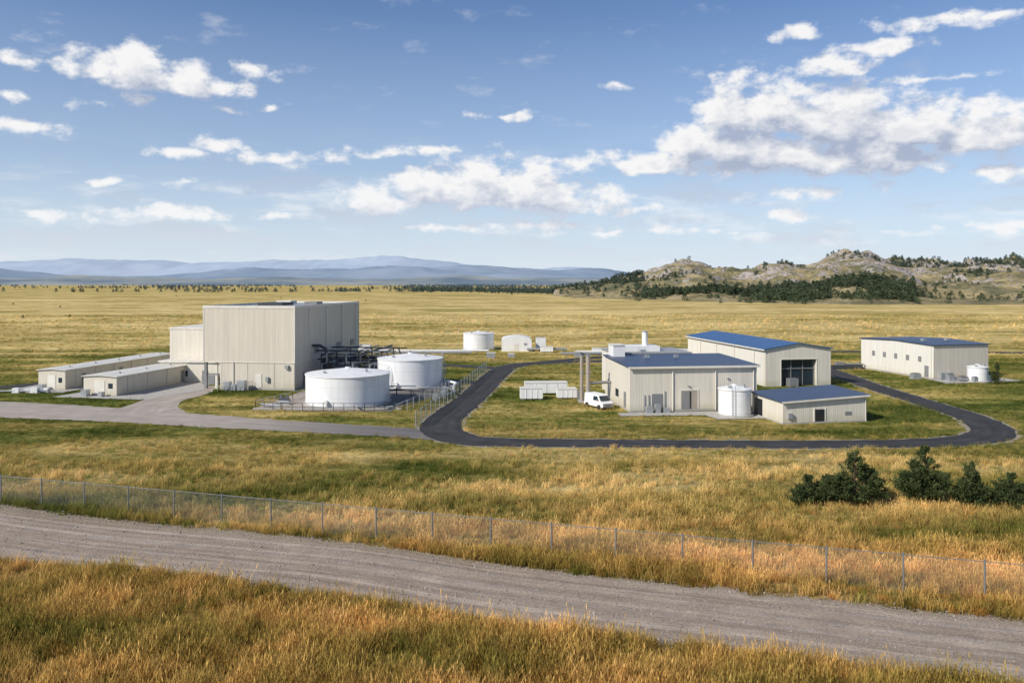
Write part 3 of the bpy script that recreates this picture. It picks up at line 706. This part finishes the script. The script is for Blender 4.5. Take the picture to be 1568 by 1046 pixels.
# ------------------------------------------------------------------ instancing helper
def instancer(name,P,rot,scl,idx,objs):
    coll=bpy.data.collections.new(name+'_kit')
    for i,o in enumerate(objs): coll.objects.link(o)
    me=bpy.data.meshes.new(name); me.from_pydata([tuple(p) for p in P],[],[])
    a=me.attributes.new('rot','FLOAT_VECTOR','POINT'); a.data.foreach_set('vector',np.asarray(rot,np.float32).ravel())
    a=me.attributes.new('scl','FLOAT_VECTOR','POINT'); a.data.foreach_set('vector',np.asarray(scl,np.float32).ravel())
    a=me.attributes.new('idx','INT','POINT'); a.data.foreach_set('value',np.asarray(idx,np.int32))
    ob=link(bpy.data.objects.new(name,me))
    g=bpy.data.node_groups.new(name,'GeometryNodeTree')
    g.interface.new_socket('Geometry',in_out='INPUT',socket_type='NodeSocketGeometry')
    g.interface.new_socket('Geometry',in_out='OUTPUT',socket_type='NodeSocketGeometry')
    N=g.nodes; gi=N.new('NodeGroupInput'); go=N.new('NodeGroupOutput')
    ip=N.new('GeometryNodeInstanceOnPoints'); ci=N.new('GeometryNodeCollectionInfo')
    ci.inputs['Collection'].default_value=coll; ci.inputs['Separate Children'].default_value=True; ci.inputs['Reset Children'].default_value=True
    def at(nm,ty):
        q=N.new('GeometryNodeInputNamedAttribute'); q.data_type=ty; q.inputs['Name'].default_value=nm
        return [o for o in q.outputs if o.enabled and o.name=='Attribute'][0]
    L=g.links
    L.new(gi.outputs[0],ip.inputs['Points']); L.new(ci.outputs[0],ip.inputs['Instance'])
    ip.inputs['Pick Instance'].default_value=True
    L.new(at('idx','INT'),ip.inputs['Instance Index']); L.new(at('rot','FLOAT_VECTOR'),ip.inputs['Rotation']); L.new(at('scl','FLOAT_VECTOR'),ip.inputs['Scale'])
    L.new(ip.outputs[0],go.inputs[0])
    md=ob.modifiers.new('scatter','NODES'); md.node_group=g
    return ob
# ------------------------------------------------------------------ grass
def tuft(name,n,h0,h1,rad,wd,mat,lean=0.35,heads=0):
    V=[];F=[]
    for i in range(n):
        a=random.uniform(0,2*math.pi); r=rad*math.sqrt(random.random()); x,y=r*math.cos(a),r*math.sin(a)
        h=random.uniform(h0,h1); la=random.uniform(0,2*math.pi); l=h*random.uniform(0.1,lean)*1.3
        f=random.uniform(0,math.pi); wx,wy=math.cos(f)*wd/2,math.sin(f)*wd/2
        lx,ly=math.cos(la)*l,math.sin(la)*l; q=len(V)
        V+=[(x-wx,y-wy,-0.02),(x+wx,y+wy,-0.02),(x+lx*.35+wx*.8,y+ly*.35+wy*.8,h*.6),(x+lx*.35-wx*.8,y+ly*.35-wy*.8,h*.6),(x+lx,y+ly,h)]
        F+=[(q,q+1,q+2,q+3),(q+3,q+2,q+4)]
        if i<heads:
            q=len(V); cx,cy=x+lx,y+ly
            V+=[(cx-wx*.3,cy-wy*.3,h*.84),(cx+wx*1.4,cy+wy*1.4,h*.97),(cx+lx*.12,cy+ly*.12,h*1.15),(cx-wx*1.4,cy-wy*1.4,h*.97)]
            F+=[(q,q+1,q+2,q+3)]
    return mesh_obj(name,V,F,mat,linkit=False)
kit=[tuft('grass_a1',24,0.22,0.5,0.33,0.024,M['g1']),tuft('grass_a2',22,0.25,0.6,0.36,0.024,M['g1'],0.5),
     tuft('grass_b1',20,0.35,0.75,0.30,0.02,M['g2'],0.35,8),tuft('grass_b2',18,0.3,0.85,0.26,0.02,M['g2'],0.45,10),
     tuft('grass_c1',22,0.2,0.5,0.32,0.024,M['g3'],0.5,6),tuft('grass_d1',28,0.12,0.36,0.36,0.026,M['g4'],0.6)]
def pip(P,poly):
    x,y=P[:,0],P[:,1]; ins=np.zeros(len(P),bool); n=len(poly)
    for i in range(n):
        x1,y1=poly[i]; x2,y2=poly[(i+1)%n]
        if y1==y2: continue
        c=((y1>y)!=(y2>y))&(x<(x2-x1)*(y-y1)/(y2-y1)+x1); ins^=c
    return ins
def clearmask(P,pad=0.0):
    ok=np.ones(len(P),bool)
    for C,closed in ROADS:
        for i in range(0,len(C),2):
            c=C[i]; ok&=((P[:,0]-c[0])**2+(P[:,1]-c[1])**2)>(c[2]/2+pad+0.05)**2
    for f in FOOT: ok&=~pip(P,f)
    return ok
def vn(P,s,o=0.0):
    return np.array([mnoise.noise((x*s+o,y*s*1.3,o)) for x,y in P])
PTS=[];SC=[];ID=[]
def zone(y0,y1,dens,smin,smax,probs,pad=0.0):
    A=(y1-y0)*((y0+y1)/2*0.70*2+6); n=int(A*dens)
    y=np.sqrt(rng.uniform(y0*y0,y1*y1,n)); x=rng.uniform(-1,1,n)*(y*0.70+3)
    P=np.stack([x,y],1); P=P[clearmask(P,pad)]
    v=vn(P,0.16,3.3)+0.6*vn(P,0.6,8.1)
    keep=rng.random(len(P))<np.clip(0.75+v*1.0,0.2,1); P=P[keep]; v=v[keep]
    s=rng.uniform(smin,smax,len(P))*(1+0.5*np.clip(v,-0.8,0.9))
    w=vn(P,0.11,21.7)+0.5*vn(P,0.45,4.4)
    idx=rng.choice(6,len(P),p=probs); u=rng.random(len(P))
    idx=np.where((w>0.22)&(u<0.5),rng.choice([2,3],len(P)),idx)
    idx=np.where((w<-0.30)&(u<0.42),5,idx)
    idx=np.where((np.abs(w)<0.06)&(u<0.4)&(P[:,1]<66),4,idx)
    PTS.append(P); SC.append(s); ID.append(idx)
zone(31,54,24,0.6,1.4,[.2,.2,.2,.15,.17,.08])
zone(50,68,12,0.6,1.1,[.22,.22,.2,.1,.16,.10])
zone(68,80,7.5,0.55,1.0,[.25,.2,.22,.1,.10,.13])
zone(80,97,6,0.35,0.7,[.28,.22,.2,.05,.10,.15],0.15)
zone(97,200,2.2,0.35,0.75,[.3,.2,.12,.03,.05,.3],0.15)
zone(200,430,0.16,0.7,1.6,[.3,.2,.15,.05,.1,.2],0.15)
P=np.concatenate(PTS);S=np.concatenate(SC);I=np.concatenate(ID); n=len(P)
instancer('grass',np.c_[P,np.zeros(n)],np.c_[rng.normal(0,.06,n),rng.normal(0,.06,n),rng.uniform(0,6.28,n)],np.c_[S*1.15,S*1.15,S],I,kit)
print('GRASS',n)
def stone(name):
    bm=bmesh.new(); bmesh.ops.create_icosphere(bm,subdivisions=1,radius=1)
    for q in bm.verts: q.co*=random.uniform(.7,1.2); q.co.z*=.6
    me=bpy.data.meshes.new(name); bm.to_mesh(me); bm.free(); me.materials.append(M['stone']); return bpy.data.objects.new(name,me)
stones=[stone('stone_%d'%i) for i in range(3)]
C=ROADS[0][0]; pp=[]
for i in range(1,len(C)):
    d=(C[i]-C[i-1])[:2]; d/=np.linalg.norm(d); nrm=np.array([-d[1],d[0]])
    for k in range(70):
        s=random.choice((-1,1)) if k<35 else 0
        off=s*(C[i][2]/2+random.gauss(-0.1,0.35)) if s else random.uniform(-1,1)*C[i][2]/2
        pp.append(C[i][:2]+nrm*off+d*random.uniform(-.4,.4))
pp=np.array(pp); pp=pp[(np.abs(pp[:,0])<pp[:,1]*0.75)]; n=len(pp)
sz=np.abs(rng.normal(0,0.030,n))+0.012
instancer('gravel',np.c_[pp,np.full(n,0.035)],rng.uniform(0,6.28,(n,3)),np.c_[sz,sz,sz],rng.integers(0,3,n),stones)

# ------------------------------------------------------------------ juniper trees
def juniper(name,x,y,h,r,leaders=3,seed=0,n=13000):
    rs=np.random.default_rng(seed); 
    e=Asm(name,x,y,0)
    V=[];F=[]
    tops=[]
    for k in range(leaders):
        d=r*rs.uniform(0.25,0.62) if k else 0.0
        a=math.pi*(k%2)+rs.uniform(-0.7,0.7)
        tops.append((math.cos(a)*d,math.sin(a)*d,h*(1.0 if k==0 else rs.uniform(0.85,1.0)*(1-0.55*d/r/0.62))))
    e.pipe('trunk','bark',[(0,0,0),(0.02,0,h*0.35)],0.10,8)
    for tx,ty,th in tops: 
        for q in range(4):
            f0,f1=q/4,(q+1)/4
            e.pipe('trunk','bark',[(tx*f0,ty*f0,0.2+(th-.5)*f0),(tx*f1,ty*f1,0.2+(th-.5)*f1)],0.075*(1-f0)+0.015,6)
    limbs=[]
    nl=44*leaders
    for i in range(nl):
        tx,ty,th=tops[i%leaders]; f=rs.uniform(0.03,0.99)**0.85
        a=rs.uniform(0,6.28); rr=r*(0.60 if leaders>1 else 0.95)*(1-f)**0.85*rs.uniform(0.5,1.25)+0.10
        g=min(1,f*2.2)
        z=th*f; base=np.array([tx*g,ty*g,z*0.92]); tip=np.array([tx*g+math.cos(a)*rr,ty*g+math.sin(a)*rr,z+rr*rs.uniform(0.1,0.75)])
        limbs.append((base,tip,rr)); 
        if i%2==0: e.pipe('limb','bark',[tuple(base),tuple(base*.3+tip*.7)],0.02,5)
    per=n//nl
    for base,tip,rr in limbs:
        L=np.linalg.norm(tip-base); axis_=(tip-base)/max(L,1e-3)
        sg=min(1,0.35+rr*0.9)
        for j in range(per):
            f=rs.uniform(0.2,1.05)**0.8; c=base+(tip-base)*f+rs.normal(0,(0.10*(1.15-f*0.6)+0.03)*sg,3)
            dv=axis_*0.8+rs.normal(0,0.5,3)+np.array([0,0,0.6]); dv/=np.linalg.norm(dv)
            s=rs.uniform(0.08,0.20); sd=np.cross(dv,rs.normal(0,1,3)); sd/=np.linalg.norm(sd)+1e-6; sd*=s*0.30
            if c[2]<0.03: c[2]=0.03
            q=len(V); V+=[tuple(c-sd),tuple(c+sd),tuple(c+dv*s)]; F.append((q,q+1,q+2))
    e.add('foliage','juniper',V,F); e.finish()
juniper('juniper_tree',27.6,64.2,4.5,3.1,6,1,27000)
juniper('juniper_tree',33.5,64.6,4.8,2.8,6,2,27000)
juniper('juniper_tree',36.7,63.8,3.6,1.9,4,3,14000)
juniper('juniper_shrub',23.9,64.4,2.4,2.2,5,4,12000)
juniper('juniper_shrub',39.9,63.6,2.7,2.5,5,5,13000)
juniper('juniper_tree',85.3,140,3.8,1.6,2,6,4000)
juniper('juniper_tree',43.9,64.0,3.4,2.1,4,8,9000)

# ------------------------------------------------------------------ hill
hp=np.array([(850,440),(900,434),(940,427),(980,419),(1005,411),(1030,400),(1060,399),(1100,406),(1140,410),(1180,401),(1205,395),(1240,401),(1275,390),(1330,386),(1355,395),(1390,400),(1450,400),(1568,397),(1750,398),(2100,410),(2600,428)],float)
YR=1100.0
hx=(hp[:,0]-784)/1220*YR; hz=(432-hp[:,1])/1220*YR+EYE-2
bx=np.array([(850-784),(1000-784),(1100-784),(1300-784),(1568-784),(2600-784)])/1220*YR; by=np.array([900,790,710,630,610,600])
def hillz(x,y):
    q=x*YR/y; pr=np.interp(q,hx,hz,left=-5,right=10); yb=np.interp(q,bx,by)
    t=(y-yb)/(YR-yb)
    if t<-0.05 or q<hx[0]: return -3.0
    tt=max(t,0); rise=(0.58*tt+0.42*tt*tt) if t<1 else max(0,1-(t-1)*0.9)
    f=mnoise.fractal((x*0.012,y*0.012,1.0),0.8,2.1,7); g=1-abs(mnoise.noise((x*0.022,y*0.012,5.0)))*2
    c=max(0,mnoise.noise((x*0.05,y*0.05,9.0)))*6*min(1,pr*rise/35)
    k=min(1,tt*2.5)
    return pr*rise+k*(f*9.5+g*5.0-3.5+c)*min(1,pr/30)+ (0 if t>0 else t*20)-0.3
XS=np.arange(40,1500,5.0); YS=np.arange(585,1400,5.0)
V=[];nx=len(XS)
for y in YS:
    for x in XS: V.append((x,y,hillz(x,y)))
F=[(j*nx+i,j*nx+i+1,(j+1)*nx+i+1,(j+1)*nx+i) for j in range(len(YS)-1) for i in range(nx-1)]
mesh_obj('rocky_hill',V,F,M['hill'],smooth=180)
# ------------------------------------------------------------------ mountains
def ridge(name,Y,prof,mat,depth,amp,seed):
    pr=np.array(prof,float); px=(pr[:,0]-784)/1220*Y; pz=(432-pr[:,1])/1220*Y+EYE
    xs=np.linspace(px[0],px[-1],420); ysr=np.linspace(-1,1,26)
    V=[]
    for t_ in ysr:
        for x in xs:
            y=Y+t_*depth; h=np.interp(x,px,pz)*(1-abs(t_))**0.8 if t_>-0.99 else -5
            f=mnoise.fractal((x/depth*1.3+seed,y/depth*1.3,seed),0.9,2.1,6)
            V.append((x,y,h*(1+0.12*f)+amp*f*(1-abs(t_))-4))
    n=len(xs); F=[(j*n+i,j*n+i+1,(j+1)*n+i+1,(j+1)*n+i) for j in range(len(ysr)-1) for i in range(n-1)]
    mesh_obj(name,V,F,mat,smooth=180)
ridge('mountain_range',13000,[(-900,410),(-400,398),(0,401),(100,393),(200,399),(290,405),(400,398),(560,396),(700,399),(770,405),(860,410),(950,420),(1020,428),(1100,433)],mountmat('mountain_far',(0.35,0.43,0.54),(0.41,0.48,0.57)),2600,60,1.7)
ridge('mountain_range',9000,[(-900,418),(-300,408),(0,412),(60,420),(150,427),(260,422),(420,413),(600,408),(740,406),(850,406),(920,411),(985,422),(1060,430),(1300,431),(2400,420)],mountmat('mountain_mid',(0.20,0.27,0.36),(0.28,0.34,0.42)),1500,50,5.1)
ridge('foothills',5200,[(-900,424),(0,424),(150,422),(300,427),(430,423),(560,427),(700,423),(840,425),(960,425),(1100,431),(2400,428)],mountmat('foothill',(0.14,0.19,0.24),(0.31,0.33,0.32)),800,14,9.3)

# ------------------------------------------------------------------ distant trees
def ftree(name,n,seed,conif):
    rs=np.random.default_rng(seed); V=[];F=[]
    for k in range(6):
        a=2*math.pi*k/6; V.append((0.03*math.cos(a),0.03*math.sin(a),0)); 
    for k in range(6): a=2*math.pi*k/6; V.append((0.015*math.cos(a),0.015*math.sin(a),0.4))
    F=[(k,(k+1)%6,6+(k+1)%6,6+k) for k in range(6)]
    for i in range(n):
        z=rs.uniform(0.08,1.0); rr=(0.36*(1-z)**0.7+0.04) if conif else 0.45*math.sqrt(max(0.02,1-((z-0.5)/0.52)**2))
        a=rs.uniform(0,6.28); r=rr*rs.uniform(0.3,1.05)
        c=np.array([math.cos(a)*r,math.sin(a)*r,z]); s=rs.uniform(0.06,0.15)
        A_=rs.normal(0,1,(3,3)); A_/=np.linalg.norm(A_,axis=1)[:,None]; q=len(V)
        V+=[tuple(c+A_[j]*s) for j in range(3)]; F.append((q,q+1,q+2))
    return mesh_obj(name,V,F,M['fartree'],linkit=False)
fk=[ftree('tree_a',150,1,True),ftree('tree_b',150,2,True),ftree('tree_c',170,3,False)]
T=[];SZ=[]
def addt(x,y,z,s): T.append((x,y,z)); SZ.append(s)
for _ in range(26000):
    if len(T)>1500: break
    px=random.uniform(985,1400)
    y=np.interp(px,[985,1100,1300,1400],[880,800,745,735])+random.gauss(0,38)
    x=(px-784)/1220*y
    dn=mnoise.noise((x*0.012,y*0.02,3.0))*1.5+0.18
    if random.random()<dn: addt(x,y,max(0,hillz(x,y)),random.uniform(3.5,8.0))
for _ in range(4200):
    px=random.uniform(900,1900); y=random.uniform(640,1120); x=(px-784)/1220*y; z=hillz(x,y)
    if z<0.5: continue
    dn=mnoise.noise((x*0.014,y*0.014,7.0))*1.3+ (0.16 if px>1370 else 0.02)
    if random.random()<dn: addt(x,y,z-0.2,random.uniform(2,6.0))
for _ in range(900):
    px=random.uniform(1365,1900); y=random.uniform(1040,1110); x=(px-784)/1220*y; addt(x,y,hillz(x,y)-0.3,random.uniform(2.5,5.5))
for _ in range(16000):
    y=random.uniform(1400,4200); px=random.uniform(-120,1050); x=(px-784)/1220*y
    dn=mnoise.noise((x*0.0022,y*0.0045,2.0))*1.8+(0.14 if px>610 else -0.25)+(0.2 if y<2100 and px>640 else 0)
    if random.random()<dn*0.6: addt(x,y,-0.3,random.uniform(4,9))
# dark scrub belt running towards the hill
for _ in range(2600):
    px=random.uniform(630,985); y=np.interp(px,[630,985],[1750,1080])+random.gauss(0,110); x=(px-784)/1220*y
    dn=mnoise.noise((x*0.006,y*0.008,12.0))*1.6+0.35
    if random.random()<dn: addt(x,y,max(-0.2,hillz(x,y)),random.uniform(3,7.5))
for px,y in ((35,395),(107,405),(92,560),(20,640),(560,760),(430,880),(270,980)): addt((px-784)/1220*y,y,-0.1,1.7)
n=len(T); SZ=np.array(SZ); print('TREES',n)
instancer('distant_trees',T,np.c_[np.zeros(n),np.zeros(n),rng.uniform(0,6.28,n)],np.c_[SZ*1.3,SZ*1.3,SZ],rng.integers(0,3,n),fk)

# ------------------------------------------------------------------ light and sky
sd=Vector((-0.78,-0.54,0)).normalized(); EL=R(37)
sun=bpy.data.lights.new('sun','SUN'); sun.energy=5.0; sun.angle=R(0.5); sun.color=(1.0,0.93,0.81)
so=link(bpy.data.objects.new('sun',sun))
tosun=Vector((sd.x*math.cos(EL),sd.y*math.cos(EL),math.sin(EL)))
so.rotation_euler=(-tosun).to_track_quat('-Z','Y').to_euler()
wld=bpy.data.worlds.new('World'); scene.world=wld; wld.use_nodes=True
wld.cycles.sampling_method='NONE'
nt=wld.node_tree; nt.nodes.clear(); t=NT(nt)
sky=t.n('ShaderNodeTexSky',sky_type='NISHITA'); sky.sun_disc=False; sky.sun_elevation=EL; sky.sun_rotation=math.atan2(sd.x,sd.y)
sky.air_density=1.0; sky.dust_density=0.6; sky.ozone_density=3.0; sky.altitude=300
CL=[(150,92,62,26),(215,100,75,34),(285,122,70,28),(350,138,50,14),(400,112,55,11),(45,92,48,12),(10,140,28,11),(42,195,60,13),(130,160,32,6),(210,153,28,9),(350,170,24,6),(418,160,22,6),
(285,235,66,9),(330,224,34,12),(440,240,70,12),(585,234,50,7),(660,228,50,8),(160,278,26,6),(285,281,30,8),
(585,302,85,22),(655,280,72,34),(730,276,86,42),(810,288,95,36),(885,306,85,22),(980,322,60,11),
(1120,168,58,44),(1190,165,88,52),(1290,175,110,56),(1400,185,95,48),(1510,195,105,48),(1090,215,90,32),(1000,243,110,20),(885,246,90,11),(1170,228,155,42),(1340,230,160,40),(1540,262,45,13),
(1285,96,62,18),(1345,74,70,14),(1218,53,36,10),(1440,28,110,12),(1545,22,55,12),(1430,124,80,7),(950,130,20,6),(770,178,42,6),
(1250,293,90,10),(1235,328,50,11),(60,328,90,10),(260,330,115,13),(430,328,42,8),(660,348,90,9),(830,345,120,9),(960,355,130,8),(1380,352,80,6),(1540,345,70,10)]
g=bpy.data.node_groups.new('cloud_field','ShaderNodeTree')
g.interface.new_socket('Vector',in_out='INPUT',socket_type='NodeSocketVector'); g.interface.new_socket('D',in_out='OUTPUT',socket_type='NodeSocketFloat')
q=NT(g); gi=q.n('NodeGroupInput'); go=q.n('NodeGroupOutput')
p0=gi.outputs[0]
wn=q.noise(q.v('MULTIPLY',p0,(1.0,1.7,1)),16.0,2,0.5,col=True)
wn=q.v('MULTIPLY',q.v('SUBTRACT',wn,(0.5,0.5,0.5)),(0.050,0.026,0.0))
p1=q.v('ADD',p0,wn)
acc=None
for x,y,rx,ry in CL:
    u_=(x-784)/1220; v_=(432-y)/1220; az=math.atan(u_); el=math.atan(v_/math.sqrt(1+u_*u_))
    ra=rx/1220*math.cos(az)**2*1.12; re=ry/1220*math.cos(az)*1.12
    if ry>=16:
        el-=0.35*re; re*=1.3
        w_=q.v('MULTIPLY_ADD',p1,(1/ra,1/re,0),(-az/ra,-el/re,0))
        w_=q.v('MAXIMUM',w_,q.v('MULTIPLY',w_,(1,-1.9,1)))
        l=q.v('LENGTH',w_)
    else:
        l=q.v('LENGTH',q.v('MULTIPLY_ADD',p1,(1/ra,1/re,0),(-az/ra,-el/re,0)))
    l=q.m('MULTIPLY',q.m('SUBTRACT',l,1.0),min(1.2,0.32+ry/38))
    acc=l if acc is None else q.m('MINIMUM',acc,l)
n1=q.noise(q.v('MULTIPLY',p0,(1.0,1.5,1)),26.0,9,0.60)
n2=q.noise(q.v('MULTIPLY',p0,(1.0,2.6,1)),7.0,3,0.6)
D=q.m('ADD',q.m('MULTIPLY',acc,-1.15),q.m('MULTIPLY_ADD',n1,2.7,-1.40))
D=q.m('ADD',D,q.m('MULTIPLY_ADD',n2,0.6,-0.3))
D=q.m('MAXIMUM',D,-1.0)
q.set(go.inputs[0],D)
dirv=t.n('ShaderNodeTexCoord').outputs['Generated']
X,Y,Z=t.sep(t.v('NORMALIZE',dirv))
az=t.m('ARCTAN2',X,Y); el=t.m('ARCSINE',Z); P2=t.comb(az,el,0)
def fld(vec):
    nd=t.n('ShaderNodeGroup'); nd.node_tree=g; t.set(nd.inputs[0],vec); return nd.outputs[0]
D0=fld(P2); D1=fld(t.v('ADD',P2,(-0.010,0.022,0)))
alpha=t.mr(D0,-0.10,0.60,0,1,True)
veil=t.noise(t.v('MULTIPLY',P2,(1.0,5.0,1)),6.0,6,0.6)
band=t.m('MULTIPLY',t.mr(el,0.0,0.05,0.5,1,True),t.mr(el,0.07,0.20,1,0,True))
va=t.m('MULTIPLY',t.mr(veil,0.44,0.66,0,0.7,True),band)
wis=t.noise(t.v('MULTIPLY',P2,(1.0,2.4,1)),12.0,7,0.62)
va2=t.mr(wis,0.56,0.76,0,0.38,True)
alpha=t.m('MAXIMUM',alpha,t.m('MAXIMUM',va,va2)); alpha=t.m('MULTIPLY',alpha,t.mr(el,-0.01,0.02,0,0.97))
lit=t.m('ADD',t.mr(t.m('SUBTRACT',D1,D0),-0.65,0.42,1.0,0.0),t.mr(D0,0.4,1.4,0.12,-0.42),clamp=True)
cc=t.mix(t.mr(lit,0,0.85,0,1),(0.40,0.46,0.60),(0.95,0.94,0.935))
hz=t.mr(el,0.0,0.16,0.6,0.0,True); cc=t.mix(hz,cc,(0.86,0.90,0.95))
b1=t.n('ShaderNodeBackground'); b1.inputs[1].default_value=0.095
t.set(b1.inputs[0],t.mix(1.0,sky.outputs[0],(0.80,0.98,1.20),'MULTIPLY'))
b3=t.n('ShaderNodeBackground'); b3.inputs[0].default_value=(0.74,0.82,0.92,1); b3.inputs[1].default_value=1.0
mh=t.n('ShaderNodeMixShader'); t.set(mh.inputs[0],t.ramp(t.m('MULTIPLY',el,2.5,clamp=True),[(0.0,0.92),(0.12,0.70),(0.35,0.34),(0.8,0.06),(1.0,0.0)]))
nt.links.new(b1.outputs[0],mh.inputs[1]); nt.links.new(b3.outputs[0],mh.inputs[2])
b2=t.n('ShaderNodeBackground'); b2.inputs[1].default_value=1.0; t.set(b2.inputs[0],cc)
mx=t.n('ShaderNodeMixShader'); t.set(mx.inputs[0],alpha); nt.links.new(mh.outputs[0],mx.inputs[1]); nt.links.new(b2.outputs[0],mx.inputs[2])
wo=t.n('ShaderNodeOutputWorld'); nt.links.new(mx.outputs[0],wo.inputs[0])

# ------------------------------------------------------------------ camera
cam=bpy.data.cameras.new('camera'); co=link(bpy.data.objects.new('camera',cam))
cam.sensor_width=36; cam.lens=28.0; cam.shift_y=-91/1568; cam.clip_end=90000; cam.clip_start=0.5
co.location=(0,0,EYE); co.rotation_euler=(R(90),0,0); scene.camera=co
